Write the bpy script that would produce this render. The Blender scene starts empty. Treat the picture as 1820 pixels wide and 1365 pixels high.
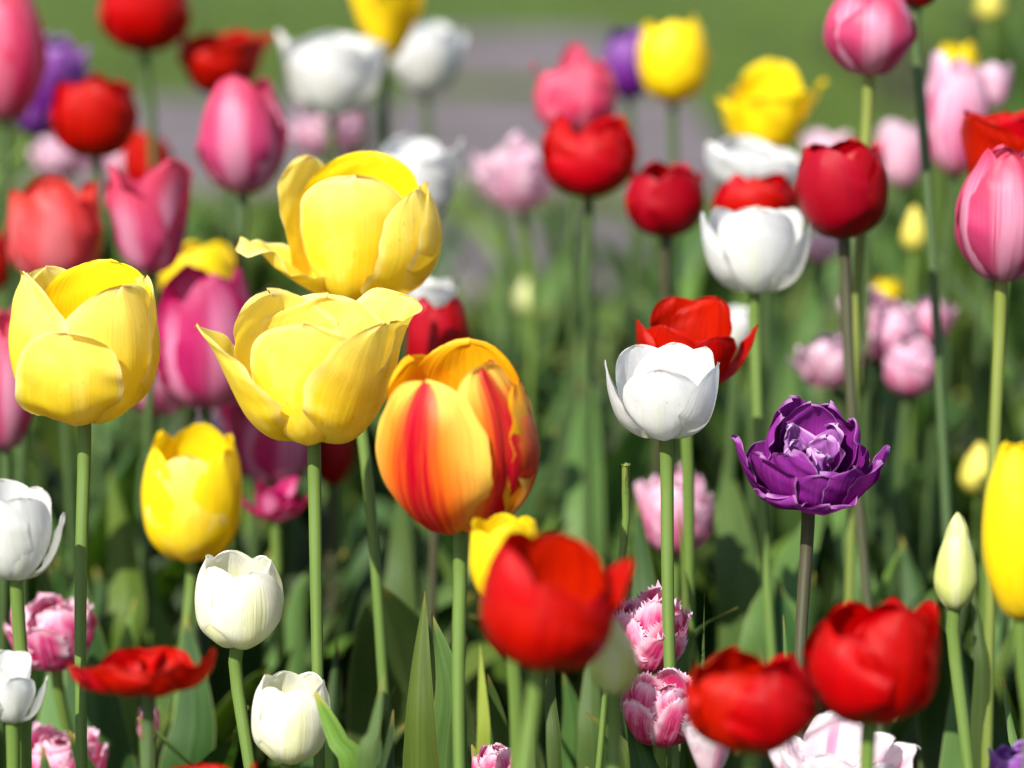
import bpy, math, random
import numpy as np
from mathutils import Vector, Matrix

# ------------------------------------------------------------------ camera, world, sun, exposure
SC = bpy.context.scene
COL = SC.collection
R_ = math.radians
CAM_H, PITCH = 0.70, R_(11.0)
FOC, SENS = 100.0, 36.0
cd = bpy.data.cameras.new('camera')
cd.lens = FOC; cd.sensor_width = SENS; cd.clip_start = 0.05; cd.clip_end = 500
cd.dof.use_dof = True; cd.dof.focus_distance = 1.265; cd.dof.aperture_fstop = 4.4
cam = bpy.data.objects.new('camera', cd); COL.objects.link(cam)
cam.location = (0, 0, CAM_H); cam.rotation_euler = (math.pi/2 - PITCH, 0, 0)
SC.camera = cam

SUN_DIR = Vector((-0.38, -0.63, 0.68)).normalized()      # towards the sun: high, left, a little behind the camera
el = math.asin(SUN_DIR.z); az_ = math.atan2(SUN_DIR.x, SUN_DIR.y)
w = bpy.data.worlds.new('World'); SC.world = w; w.use_nodes = True
nt = w.node_tree
sky = nt.nodes.new('ShaderNodeTexSky'); sky.sky_type = 'NISHITA'; sky.sun_disc = False
sky.sun_elevation = el; sky.sun_rotation = az_
bg = nt.nodes['Background']; bg.inputs['Strength'].default_value = 0.10
nt.links.new(sky.outputs[0], bg.inputs['Color'])
sl = bpy.data.lights.new('sun', 'SUN'); sl.energy = 5.0; sl.angle = R_(0.55); sl.color = (1.0, 0.955, 0.88)
so = bpy.data.objects.new('sun', sl); COL.objects.link(so)
so.rotation_euler = SUN_DIR.to_track_quat('Z', 'Y').to_euler(); so.location = (-3, -3, 6)
SC.view_settings.view_transform = 'Standard'; SC.view_settings.look = 'None'
SC.view_settings.gamma = 1.0; SC.view_settings.exposure = 0.76
SC.cycles.use_denoising = True
SC.cycles.max_bounces = 10; SC.cycles.transmission_bounces = 8; SC.cycles.diffuse_bounces = 5

FW = Vector((0, math.cos(PITCH), -math.sin(PITCH))); UPV = Vector((0, math.sin(PITCH), math.cos(PITCH))); RT = Vector((1, 0, 0))
K = SENS/FOC/1820.0                                       # width of one photo pixel at 1 m
def P(px, py, d):
    return Vector((0, 0, CAM_H)) + d*(FW + RT*((px-910)*K) + UPV*((682.5-py)*K))

# ------------------------------------------------------------------ materials
MATS = {}
def N(t, typ, **kw):
    n = t.nodes.new(typ)
    for k, v in kw.items():
        if hasattr(n, k): setattr(n, k, v)
        else: n.inputs[k].default_value = v
    return n
def new_mat(name):
    m = bpy.data.materials.new(name); m.use_nodes = True
    t = m.node_tree; t.nodes.clear(); return m, t
def rgba(c): return (c[0], c[1], c[2], 1.0)
def math_(t, op, a, b=None, c=None, clamp=False):
    n = t.nodes.new('ShaderNodeMath'); n.operation = op; n.use_clamp = clamp
    for i, x in enumerate((a, b, c)):
        if x is None: continue
        if isinstance(x, (int, float)): n.inputs[i].default_value = x
        else: t.links.new(x, n.inputs[i])
    return n.outputs[0]
def mix_(t, fac, a, b):
    n = t.nodes.new('ShaderNodeMix'); n.data_type = 'RGBA'; n.clamp_factor = True
    if isinstance(fac, (int, float)): n.inputs[0].default_value = fac
    else: t.links.new(fac, n.inputs[0])
    for i, x in ((6, a), (7, b)):
        if isinstance(x, tuple): n.inputs[i].default_value = rgba(x)
        else: t.links.new(x, n.inputs[i])
    return n.outputs[2]
def sstep(t, x, lo, hi):
    n = t.nodes.new('ShaderNodeMapRange'); n.interpolation_type = 'SMOOTHSTEP'; n.clamp = True
    t.links.new(x, n.inputs[0]); n.inputs[1].default_value = lo; n.inputs[2].default_value = hi
    return n.outputs[0]
def noise_(t, vec, scale, detail=3, rough=.55):
    n = t.nodes.new('ShaderNodeTexNoise'); n.inputs['Scale'].default_value = scale
    n.inputs['Detail'].default_value = detail; n.inputs['Roughness'].default_value = rough
    t.links.new(vec, n.inputs['Vector']); return n.outputs[0]
def scaled(t, vec, sx, sy, off=None):
    n = t.nodes.new('ShaderNodeMapping'); n.inputs['Scale'].default_value = (sx, sy, 1)
    t.links.new(vec, n.inputs['Vector'])
    if off is not None:
        c = t.nodes.new('ShaderNodeCombineXYZ'); t.links.new(off, c.inputs[0]); t.links.new(off, c.inputs[1]); t.links.new(off, c.inputs[2])
        t.links.new(c.outputs[0], n.inputs['Location'])
    return n.outputs[0]
def sheet_shader(t, col, trans, rough, spec, bump=None, bstr=.2, tint=(1, 1, 1), sheen=0):
    """a thin plant tissue: reflecting front plus light passing through"""
    pr = N(t, 'ShaderNodeBsdfPrincipled', Roughness=rough)
    pr.inputs['Specular IOR Level'].default_value = spec
    t.links.new(col, pr.inputs['Base Color'])
    tr = t.nodes.new('ShaderNodeBsdfTranslucent')
    mm = t.nodes.new('ShaderNodeMix'); mm.data_type = 'RGBA'; mm.blend_type = 'MULTIPLY'; mm.inputs[0].default_value = 1
    t.links.new(col, mm.inputs[6]); mm.inputs[7].default_value = rgba(tint)
    t.links.new(mm.outputs[2], tr.inputs[0])
    mx = t.nodes.new('ShaderNodeMixShader'); mx.inputs[0].default_value = trans
    t.links.new(pr.outputs[0], mx.inputs[1]); t.links.new(tr.outputs[0], mx.inputs[2])
    if bump is not None:
        b = t.nodes.new('ShaderNodeBump'); b.inputs['Strength'].default_value = bstr; b.inputs['Distance'].default_value = .002
        t.links.new(bump, b.inputs['Height']); t.links.new(b.outputs[0], pr.inputs['Normal']); t.links.new(b.outputs[0], tr.inputs['Normal'])
    o = t.nodes.new('ShaderNodeOutputMaterial'); t.links.new(mx.outputs[0], o.inputs[0])

def petal_mat(name, base, mid, tip, flame=None, edge=None, streak=None, trans=.36, rough=.42, spec=.35, tint=(1, 1, 1), bstr=.25, mottle=None, brown=None):
    """colours run base > mid > tip along the petal; flame = (colour, width, strength, v end); edge = (colour, start)"""
    m, t = new_mat(name)
    uv = t.nodes.new('ShaderNodeUVMap'); uv.uv_map = 'uv'
    oi = t.nodes.new('ShaderNodeObjectInfo')
    rnd = math_(t, 'MULTIPLY', oi.outputs['Random'], 37.0)
    sp = t.nodes.new('ShaderNodeSeparateXYZ'); t.links.new(uv.outputs[0], sp.inputs[0])
    U, V = sp.outputs[0], sp.outputs[1]
    au = math_(t, 'ABSOLUTE', math_(t, 'MULTIPLY_ADD', U, 2.0, -1.0))
    st = noise_(t, scaled(t, uv.outputs[0], 26, 1.1, rnd), 1.0, 4, .6)
    st2 = noise_(t, scaled(t, uv.outputs[0], 70, 1.6, rnd), 1.0, 2, .6)
    bl = noise_(t, scaled(t, uv.outputs[0], 4, 3, rnd), 1.0, 3, .6)
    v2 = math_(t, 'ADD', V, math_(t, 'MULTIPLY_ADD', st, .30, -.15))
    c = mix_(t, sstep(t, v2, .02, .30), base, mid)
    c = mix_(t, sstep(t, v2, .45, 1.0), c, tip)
    if edge:
        ec, es = edge
        # distance to the margin grows thinner towards the tip, so the band follows the outline
        ev = math_(t, 'MAXIMUM', math_(t, 'POWER', au, 1.5), math_(t, 'POWER', V, 5.0))
        ev = math_(t, 'ADD', ev, math_(t, 'MULTIPLY_ADD', st, .20, -.10))
        c = mix_(t, sstep(t, ev, es, 1.02), c, ec)
    if flame:
        fc, fw, fs, fend = flame
        wv = math_(t, 'ADD', au, math_(t, 'ADD', math_(t, 'MULTIPLY_ADD', st, .46, -.23), math_(t, 'MULTIPLY_ADD', st2, .30, -.15)))
        f = sstep(t, wv, fw, fw*.25)
        f = math_(t, 'MULTIPLY', f, sstep(t, v2, fend, fend-.35))
        c = mix_(t, math_(t, 'MULTIPLY', f, fs), c, fc)
    if mottle:
        c = mix_(t, math_(t, 'MULTIPLY', sstep(t, bl, .48, .62), mottle[1]), c, mottle[0])
    if streak:
        sf = math_(t, 'MULTIPLY', sstep(t, st, .50, .70), streak[1])
        c = mix_(t, sf, c, streak[0])
        sf2 = math_(t, 'MULTIPLY', sstep(t, st2, .55, .70), streak[1]*.5)
        c = mix_(t, sf2, c, streak[0])
    if brown:
        bz = math_(t, 'ADD', V, math_(t, 'MULTIPLY_ADD', bl, .10, -.05))
        c = mix_(t, math_(t, 'MULTIPLY', sstep(t, bz, .975, 1.01), .75), c, brown)
        spk = noise_(t, scaled(t, uv.outputs[0], 30, 24, rnd), 1.0, 1, .5)
        c = mix_(t, math_(t, 'MULTIPLY', sstep(t, spk, .735, .78), .55), c, brown)
    hs = t.nodes.new('ShaderNodeHueSaturation'); t.links.new(c, hs.inputs['Color'])
    t.links.new(math_(t, 'MULTIPLY_ADD', bl, .30, .85), hs.inputs['Value'])
    t.links.new(math_(t, 'MULTIPLY_ADD', oi.outputs['Random'], .006, .498), hs.inputs['Hue'])
    hgt = math_(t, 'ADD', math_(t, 'MULTIPLY', st, 1.0), math_(t, 'MULTIPLY', st2, .5))
    sheet_shader(t, hs.outputs[0], trans, rough, spec, hgt, bstr, tint)
    MATS[name] = m; return m

Y0 = petal_mat('yellow_petal', (.74, .60, .03), (.93, .71, .03), (.95, .79, .15), streak=((.92, .60, .012), .28), tint=(1, .95, .5), edge=((.95, .84, .34), .74), trans=.34, spec=.25, bstr=.16, mottle=((.95, .80, .16), .5), brown=(.55, .33, .05))
Y1 = petal_mat('deep_yellow_petal', (.80, .58, .02), (.93, .69, .008), (.94, .72, .012), streak=((.90, .55, .0), .25), tint=(1, .95, .4), trans=.32, spec=.25, bstr=.16)
Y2 = petal_mat('pale_yellow_petal', (.62, .58, .14), (.86, .74, .20), (.90, .76, .18), streak=((.80, .62, .06), .3), tint=(1, .9, .5))
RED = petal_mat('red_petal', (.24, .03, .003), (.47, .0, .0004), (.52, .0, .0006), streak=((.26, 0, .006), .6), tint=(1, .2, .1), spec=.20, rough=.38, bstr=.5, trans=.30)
CRI = petal_mat('crimson_petal', (.20, .0, .008), (.32, .0, .007), (.40, .0, .012), streak=((.16, 0, .015), .4), tint=(1, .3, .3), spec=.26, rough=.4, trans=.28)
WHI = petal_mat('white_petal', (.66, .69, .50), (.77, .77, .74), (.80, .80, .80), streak=((.66, .67, .58), .45), trans=.44, flame=((.70, .72, .56), .16, .6, .8), brown=(.52, .46, .30), spec=.3, bstr=.2)
CRM = petal_mat('cream_petal', (.70, .72, .40), (.83, .82, .66), (.85, .84, .74), flame=((.76, .77, .38), .42, .65, 1.0), streak=((.78, .77, .55), .4), trans=.34)
PNK = petal_mat('pink_petal', (.34, .12, .22), (.52, .05, .16), (.64, .06, .13), flame=((.68, .30, .44), .50, .85, 1.0), streak=((.55, .03, .13), .4), tint=(1, .55, .6), trans=.32)
ROS = petal_mat('rose_petal', (.55, .12, .22), (.70, .045, .14), (.74, .09, .17), flame=((.76, .22, .33), .5, .6, 1.1), streak=((.6, .03, .1), .4), tint=(1, .5, .5))
COR = petal_mat('coral_petal', (.60, .14, .18), (.68, .08, .09), (.68, .05, .04), flame=((.70, .22, .24), .5, .6, 1.0), streak=((.55, .04, .04), .4), tint=(1, .5, .4))
MAG = petal_mat('magenta_petal', (.42, .16, .28), (.54, .02, .15), (.42, .004, .10), flame=((.72, .24, .42), .55, .9, 1.05), streak=((.35, .0, .08), .4), tint=(1, .5, .6))
LIL = petal_mat('pale_pink_petal', (.78, .66, .50), (.80, .50, .62), (.80, .60, .70), flame=((.72, .24, .42), .45, .5, .9), streak=((.72, .32, .48), .35), tint=(1, .8, .9))
PKL = petal_mat('soft_pink_petal', (.80, .70, .50), (.70, .20, .38), (.78, .46, .60), flame=((.60, .06, .20), .40, .7, .85), edge=((.82, .62, .72), .6), streak=((.80, .50, .62), .5), tint=(1, .7, .8))
FRI = petal_mat('fringed_pink_petal', (.78, .50, .12), (.56, .006, .12), (.62, .05, .20), edge=((.84, .60, .70), .36), streak=((.80, .42, .56), .5), tint=(1, .6, .75), mottle=((.80, .38, .54), .45))
STR = petal_mat('striped_white_pink_petal', (.80, .74, .45), (.80, .62, .68), (.84, .78, .80), flame=((.66, .20, .38), .22, .8, 1.0), edge=((.86, .82, .83), .5), streak=((.70, .30, .46), .35))
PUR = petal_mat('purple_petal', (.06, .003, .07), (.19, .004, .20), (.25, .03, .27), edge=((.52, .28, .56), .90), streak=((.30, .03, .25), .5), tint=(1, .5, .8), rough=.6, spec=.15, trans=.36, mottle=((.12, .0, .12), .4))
PUL = petal_mat('lilac_edged_petal', (.10, .008, .11), (.22, .02, .24), (.34, .11, .38), edge=((.62, .42, .66), .70), streak=((.5, .25, .5), .4), tint=(1, .6, .9), rough=.6, spec=.15, trans=.34)
VIO = petal_mat('violet_petal', (.08, .02, .14), (.13, .01, .20), (.24, .07, .34), edge=((.36, .2, .48), .7), streak=((.1, .0, .16), .3), tint=(.9, .6, 1), trans=.28)
ORA = petal_mat('orange_flame_petal', (.90, .52, .015), (.84, .10, .001), (.88, .22, .004), flame=((.44, .0, .016), .46, 1.0, 1.45), edge=((.96, .68, .10), .04), streak=((.80, .12, .004), .55), tint=(1, .6, .25), trans=.30, spec=.2)
ORY = petal_mat('orange_yellow_petal', (.85, .50, .04), (.92, .46, .006), (.93, .50, .006), streak=((.85, .28, .0), .45), tint=(1, .8, .4))
ORR = petal_mat('orange_red_petal', (.80, .30, .03), (.50, .01, .01), (.80, .25, .03), streak=((.72, .12, .0), .4), tint=(1, .5, .3))
BUD = petal_mat('bud_petal', (.42, .48, .14), (.62, .66, .20), (.76, .76, .34), flame=((.76, .77, .52), .4, .5, 1.2), streak=((.46, .54, .12), .4), trans=.3)
BUY = petal_mat('yellow_bud_petal', (.48, .50, .10), (.78, .68, .12), (.84, .72, .14), streak=((.6, .55, .1), .4))

def stem_mat(name, c0, c1):
    m, t = new_mat(name)
    uv = t.nodes.new('ShaderNodeUVMap'); uv.uv_map = 'uv'
    sp = t.nodes.new('ShaderNodeSeparateXYZ'); t.links.new(uv.outputs[0], sp.inputs[0])
    n = noise_(t, scaled(t, uv.outputs[0], 14, 6), 1.0, 4)
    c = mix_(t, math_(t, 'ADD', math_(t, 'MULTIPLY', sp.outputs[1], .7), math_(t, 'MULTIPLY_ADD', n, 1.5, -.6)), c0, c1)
    pr = N(t, 'ShaderNodeBsdfPrincipled', Roughness=.5); pr.inputs['Specular IOR Level'].default_value = .35
    pr.inputs['Subsurface Weight'].default_value = .12; pr.inputs['Subsurface Radius'].default_value = (.004, .006, .002); pr.inputs['Subsurface Scale'].default_value = .5
    t.links.new(c, pr.inputs['Base Color'])
    b = t.nodes.new('ShaderNodeBump'); b.inputs['Strength'].default_value = .15; b.inputs['Distance'].default_value = .001
    t.links.new(n, b.inputs['Height']); t.links.new(b.outputs[0], pr.inputs['Normal'])
    o = t.nodes.new('ShaderNodeOutputMaterial'); t.links.new(pr.outputs[0], o.inputs[0]); return m
STG = stem_mat('green_stem', (.058, .115, .024), (.115, .18, .032))
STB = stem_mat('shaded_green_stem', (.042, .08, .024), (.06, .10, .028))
STD = stem_mat('brown_green_stem', (.06, .09, .03), (.05, .04, .022))
STY = stem_mat('olive_stem', (.08, .13, .03), (.17, .20, .03))

def leaf_mat(name, c0, c1, c2, trans=.22):
    m, t = new_mat(name)
    uv = t.nodes.new('ShaderNodeUVMap'); uv.uv_map = 'uv'
    oi = t.nodes.new('ShaderNodeObjectInfo'); rnd = math_(t, 'MULTIPLY', oi.outputs['Random'], 53.0)
    sp = t.nodes.new('ShaderNodeSeparateXYZ'); t.links.new(uv.outputs[0], sp.inputs[0])
    vein = noise_(t, scaled(t, uv.outputs[0], 42, .8, rnd), 1.0, 3, .6)
    bl = noise_(t, scaled(t, uv.outputs[0], 3, 5, rnd), 1.0, 4, .6)
    c = mix_(t, sstep(t, bl, .3, .7), c0, c1)
    c = mix_(t, math_(t, 'MULTIPLY', sstep(t, vein, .5, .72), .35), c, c2)
    au = math_(t, 'ABSOLUTE', math_(t, 'MULTIPLY_ADD', sp.outputs[0], 2.0, -1.0))
    c = mix_(t, math_(t, 'MULTIPLY', sstep(t, au, .10, .0), .4), c, c2)
    c = mix_(t, math_(t, 'MULTIPLY', sstep(t, au, .93, 1.0), .6), c, (.30, .34, .14))
    c = mix_(t, math_(t, 'MULTIPLY', sstep(t, sp.outputs[1], .965, 1.0), .7), c, (.34, .27, .08))
    hs = t.nodes.new('ShaderNodeHueSaturation'); t.links.new(c, hs.inputs['Color'])
    t.links.new(math_(t, 'MULTIPLY_ADD', oi.outputs['Random'], .66, .52), hs.inputs['Value']); hs.inputs['Saturation'].default_value = 1.12
    t.links.new(math_(t, 'MULTIPLY_ADD', oi.outputs['Random'], .03, .485), hs.inputs['Hue'])
    sheet_shader(t, hs.outputs[0], trans, .52, .22, vein, .22, (.85, 1, .35))
    MATS[name] = m; return m
LFG = leaf_mat('glaucous_leaf', (.075, .135, .042), (.110, .175, .056), (.15, .22, .08))
LFB = leaf_mat('bright_leaf', (.10, .17, .035), (.145, .22, .055), (.19, .27, .08), .28)
LFD = leaf_mat('shade_toned_leaf', (.026, .056, .016), (.044, .084, .024), (.075, .12, .04), .16)  # leaf green darkened, shade among the foliage put into the colour
LFY = leaf_mat('yellow_green_leaf', (.22, .28, .06), (.32, .36, .08), (.36, .40, .14), .3)
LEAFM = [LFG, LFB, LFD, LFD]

# ------------------------------------------------------------------ mesh helpers
def link(name, me, mat, parent=None, M=None):
    o = bpy.data.objects.new(name, me); COL.objects.link(o)
    if mat: me.materials.append(mat)
    if parent: o.parent = parent
    if M is not None: o.matrix_local = M
    return o
def grid_mesh(name, V3, uu, vv):
    """V3: (nv+1, nu+1, 3)"""
    nv, nu = V3.shape[0]-1, V3.shape[1]-1
    idx = np.arange((nv+1)*(nu+1)).reshape(nv+1, nu+1)
    f = np.stack([idx[:-1, :-1], idx[:-1, 1:], idx[1:, 1:], idx[1:, :-1]], -1).reshape(-1, 4)
    me = bpy.data.meshes.new(name)
    me.from_pydata(V3.reshape(-1, 3).tolist(), [], f.tolist())
    ul = me.uv_layers.new(name='uv')
    uvs = np.stack([uu.reshape(-1)[f], vv.reshape(-1)[f]], -1).reshape(-1)
    ul.data.foreach_set('uv', uvs.astype(np.float32))
    me.polygons.foreach_set('use_smooth', [True]*len(me.polygons))
    me.update(); return me
def catmull(pts, n=60):
    p = np.array(pts, float); p = np.vstack([2*p[0]-p[1], p, 2*p[-1]-p[-2]])
    out = []
    for i in range(1, len(p)-2):
        for t in np.linspace(0, 1, n, endpoint=False):
            a, b, c, d = p[i-1], p[i], p[i+1], p[i+2]
            out.append(.5*((2*b)+(-a+c)*t+(2*a-5*b+4*c-d)*t*t+(-a+3*b-3*c+d)*t**3))
    out.append(p[-2]); return np.array(out)
def along(curve, v):
    s = np.concatenate([[0], np.cumsum(np.linalg.norm(np.diff(curve, axis=0), axis=1))]); s /= s[-1]
    return np.stack([np.interp(v, s, curve[:, k]) for k in range(curve.shape[1])], -1)
def wob(x, rng, n=4, f0=1.0):
    y = np.zeros_like(x)
    for k in range(n):
        y = y + np.sin(x*(f0*(1.7**k))*2*math.pi + rng.uniform(0, 6.28))*rng.uniform(.4, 1)/(1.5**k)
    return y/1.6

PROF = {
 'cup':    [(.07, 0), (.45, .03), (.82, .18), (1.0, .45), (.97, .74), (.86, 1)],
 'egg':    [(.07, 0), (.48, .04), (.86, .24), (1.0, .47), (.86, .75), (.46, 1)],
 'barrel': [(.07, 0), (.50, .04), (.88, .22), (1.0, .50), (.95, .78), (.78, 1)],
 'goblet': [(.07, 0), (.40, .03), (.64, .18), (.78, .42), (.88, .72), (1.0, 1)],
 'vee':    [(.07, 0), (.25, .05), (.48, .25), (.72, .55), (.90, .80), (1.0, 1)],
 'bud':    [(.12, 0), (.60, .04), (.93, .20), (1.0, .38), (.72, .70), (.07, 1)],
 'open':   [(.06, 0), (.38, .05), (.68, .24), (.88, .58), (1.0, 1)],
 'bowl':   [(.06, 0), (.45, .05), (.78, .25), (.95, .60), (1.0, 1)],
 'flat':   [(.05, 0), (.35, .10), (.70, .35), (.92, .72), (1.0, 1)],
}
def petal_mesh(az, R, H, prof='cup', W=1.1, wmax=.52, p=2.4, q=2.0, base=.24, cup=1.0, rs=1.0, zs=1.0, curl=0., tipc=0., tipz=0.,
               ruf=.03, crease=.015, skew=0., curll=0., fringe=0., twist=0., seed=0, nu=14, nv=18):
    rng = random.Random(seed*7919+13)
    pr = PROF[prof] if isinstance(prof, str) else prof
    c = catmull(pr)
    c = c*np.array([R*rs, H*zs])
    tt = np.linspace(0, 1, nv+1); v = 1-(1-tt)**1.45
    cz = along(c, v)
    r0, z0 = cz[:, 0], cz[:, 1]
    e = np.clip((v-.72)/.28, 0, 1)
    r0 = r0 + tipc*R*e**2; z0 = z0 + tipz*H*e**2
    dr, dz = np.gradient(r0), np.gradient(z0)
    ln = np.sqrt(dr*dr+dz*dz)+1e-9; nr, nz = dz/ln, -dr/ln
    wd = np.where(v < wmax, base+(1-base)*np.sin(np.clip(v/wmax, 0, 1)*math.pi/2)**.9,
                  np.clip(1-np.clip((v-wmax)/(1-wmax), 0, 1)**p, 0, 1)**(1/q))
    wl = W*R*wd*(1+.025*wob(v, rng, 3, 2.2)); wr = W*R*wd*(1+.025*wob(v, rng, 3, 2.2))
    u = np.linspace(-1, 1, nu+1)
    Ug, Vg = np.meshgrid(u, v)
    Wg = np.where(Ug < 0, wl[:, None], wr[:, None])
    if fringe:
        j = np.ones_like(Wg); n2 = Wg.shape[0]
        for side in (0, -1):
            f = np.array([(1+fringe*rng.uniform(.5, 1.2)) if k % 2 else 1-.3*fringe*rng.random() for k in range(n2)])
            f[:int(n2*.35)] = 1
            j[:, side] = f
        Wg = Wg*j
    s = Ug*np.maximum(Wg, .004*R)
    rho = np.maximum(cup*r0, np.maximum(wl, wr)/1.75)[:, None]+1e-6
    ang = s/rho
    dep = rho*(1-np.cos(ang)); tan = rho*np.sin(ang)
    ph = rng.uniform(0, 6)
    rn = (np.abs(Ug)**1.6*.9+.35*Vg**4)*(wob(Vg*1.3+Ug*.25, rng, 3, 1.6))*ruf*R*1.3
    rn = rn + wob(Ug*.7+Vg*.35, rng, 3, .8)*.014*R*Vg
    rn = rn + crease*R*np.exp(-(Ug/.10)**2)*np.sin(np.clip(Vg, 0, 1)*math.pi)
    rn = rn + curl*R*np.abs(Ug)**3*np.sin(np.clip(Vg*1.15, 0, 1)*math.pi/2)
    rn = rn + curll*R*np.clip(-Ug-.45, 0, 1)**1.5*2.2*np.sin(np.clip(Vg*1.05, 0, 1)*math.pi)
    rad = r0[:, None]-dep*nr[:, None]+rn*nr[:, None]
    z = z0[:, None]-dep*nz[:, None]+rn*nz[:, None]
    tan = tan+skew*W*R*Vg**2
    if fringe:
        for k in range(z.shape[0]):
            if k % 2 and v[k] > .6:
                z[k, 0] += fringe*R*rng.uniform(.1, .9); z[k, -1] += fringe*R*rng.uniform(.1, .9)
    z[:, :] += (Vg**6)*wob(Ug*1.0, rng, 3, 1.1)*.02*H
    a = R_(az)+twist*Vg
    x = rad*np.sin(a)+tan*np.cos(a); y = -rad*np.cos(a)+tan*np.sin(a)
    return grid_mesh('petal', np.stack([x, y, z], -1), (Ug+1)/2, Vg)

def tube_mesh(name, pts, radii, n=10, seg=30):
    c = catmull(pts, 24); v = np.linspace(0, 1, seg+1); c = along(c, v)
    rr = np.interp(v, np.linspace(0, 1, len(radii)), radii)
    T = np.gradient(c, axis=0); T /= np.linalg.norm(T, axis=1)[:, None]
    ref = np.array([0, 1.0, 0.01]); X = np.cross(T, ref); X /= np.linalg.norm(X, axis=1)[:, None]; Yv = np.cross(T, X)
    a = np.linspace(0, 2*math.pi, n+1)
    V3 = c[:, None, :]+rr[:, None, None]*(np.cos(a)[None, :, None]*X[:, None, :]+np.sin(a)[None, :, None]*Yv[:, None, :])
    uu, vv = np.meshgrid(a/(2*math.pi), v)
    return grid_mesh(name, V3, uu, vv)

def blade_mesh(pts, W, face, fold=(1.3, .5, .25), twist=0., wmax=.42, base=.5, p=1.7, q=1.15, wav=.05, seed=0, nu=10, nv=26):
    """a leaf blade along a spatial centre line; face = angle of its broad side about the line"""
    rng = random.Random(seed*31+7)
    c = catmull(pts, 24); tt = np.linspace(0, 1, nv+1); v = 1-(1-tt)**1.25; c = along(c, v)
    T = np.gradient(c, axis=0); T /= np.linalg.norm(T, axis=1)[:, None]
    X = np.array([math.cos(face), math.sin(face), 0])[None, :]-T*(T@np.array([math.cos(face), math.sin(face), 0]))[:, None]
    X /= np.linalg.norm(X, axis=1)[:, None]; Nn = np.cross(T, X)
    tw = twist*v
    X2 = X*np.cos(tw)[:, None]+Nn*np.sin(tw)[:, None]; N2 = -X*np.sin(tw)[:, None]+Nn*np.cos(tw)[:, None]
    wd = np.where(v < wmax, base+(1-base)*np.sin(np.clip(v/wmax, 0, 1)*math.pi/2),
                  np.clip(1-np.clip((v-wmax)/(1-wmax), 0, 1)**p, 0, 1)**(1/q))
    hw = np.maximum(.5*W*wd, W*.004)
    f = np.interp(v, np.linspace(0, 1, len(fold)), fold)
    u = np.linspace(-1, 1, nu+1)
    s = hw[:, None]*u[None, :]; rho = (hw/np.maximum(f, .02))[:, None]
    a = s/rho
    off = rho*(1-np.cos(a)); tan = rho*np.sin(a)
    off = off - np.exp(-(u/.15)**2)[None, :]*hw[:, None]*.05
    Ug, Vg = np.meshgrid(u, v)
    off = off+np.abs(Ug)**2*wob(Vg+.08*np.sign(Ug), rng, 3, 1.3)*wav*W*np.clip(Vg*3, 0, 1)
    V3 = c[:, None, :]+tan[..., None]*X2[:, None, :]+off[..., None]*N2[:, None, :]
    return grid_mesh('leaf', V3, (Ug+1)/2, Vg)

def tagset(o, label=None, cat=None, group=None, kind=None):
    if label: o['label'] = label
    if cat: o['category'] = cat
    if group: o['group'] = group
    if kind: o['kind'] = kind
def empty(name, loc):
    o = bpy.data.objects.new(name, None); o.empty_display_size = .02; COL.objects.link(o); o.location = loc; return o

# ------------------------------------------------------------------ the setting: lawn, path, bed soil
def simple_mat(name, c0, c1, scale, rough=.9, c2=None, bump=.4, dist=.01, spec=.2):
    m, t = new_mat(name)
    tc = t.nodes.new('ShaderNodeTexCoord')
    n = noise_(t, tc.outputs['Object'], scale, 6, .62); n2 = noise_(t, tc.outputs['Object'], scale*.13, 3, .5)
    c = mix_(t, sstep(t, n, .32, .68), c0, c1)
    if c2: c = mix_(t, math_(t, 'MULTIPLY', sstep(t, n2, .42, .62), .8), c, c2)
    pr = N(t, 'ShaderNodeBsdfPrincipled', Roughness=rough); pr.inputs['Specular IOR Level'].default_value = spec
    t.links.new(c, pr.inputs['Base Color'])
    b = t.nodes.new('ShaderNodeBump'); b.inputs['Strength'].default_value = bump; b.inputs['Distance'].default_value = dist
    t.links.new(n, b.inputs['Height']); t.links.new(b.outputs[0], pr.inputs['Normal'])
    o = t.nodes.new('ShaderNodeOutputMaterial'); t.links.new(pr.outputs[0], o.inputs[0]); return m
M_LAWN = simple_mat('lawn', (.045, .085, .016), (.095, .135, .030), 9, c2=(.050, .065, .020), bump=.8)
M_SOIL = simple_mat('soil', (.018, .013, .010), (.060, .045, .036), 55, c2=(.034, .025, .020), bump=1.0, dist=.02)
M_SLAB = simple_mat('paving', (.11, .09, .095), (.17, .14, .148), 26, c2=(.105, .09, .085), bump=.3, rough=.8)

def sheet(name, x0, x1, y0, y1, nx, ny, mat, zf):
    xs, ys = np.linspace(x0, x1, nx+1), np.linspace(y0, y1, ny+1)
    X, Yg = np.meshgrid(xs, ys); Z = zf(X, Yg)
    me = grid_mesh(name, np.stack([X, Yg, Z], -1), (X-x0)/(x1-x0), (Yg-y0)/(y1-y0))
    o = link(name, me, mat); o['kind'] = 'structure'; return o
rg = random.Random(3)
sheet('lawn', -150, 150, -20, 280, 30, 30, M_LAWN, lambda x, y: -0.012+0*x)
def soilz(x, y):
    r = random.Random(11); z = 0*x
    for k in range(22):
        f = 6*1.22**k; a = r.uniform(0, 6.28); z = z+np.sin((x*math.cos(a)+y*math.sin(a))*f+r.uniform(0, 6))*.07/f*1.6
    return z+.012
sheet('flower_bed_soil', -1.6, 1.0, .3, 3.45, 150, 170, M_SOIL, soilz)
sheet('side_bed_soil', 1.004, 3.6, .3, 9.5, 120, 280, M_SOIL, soilz)

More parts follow.
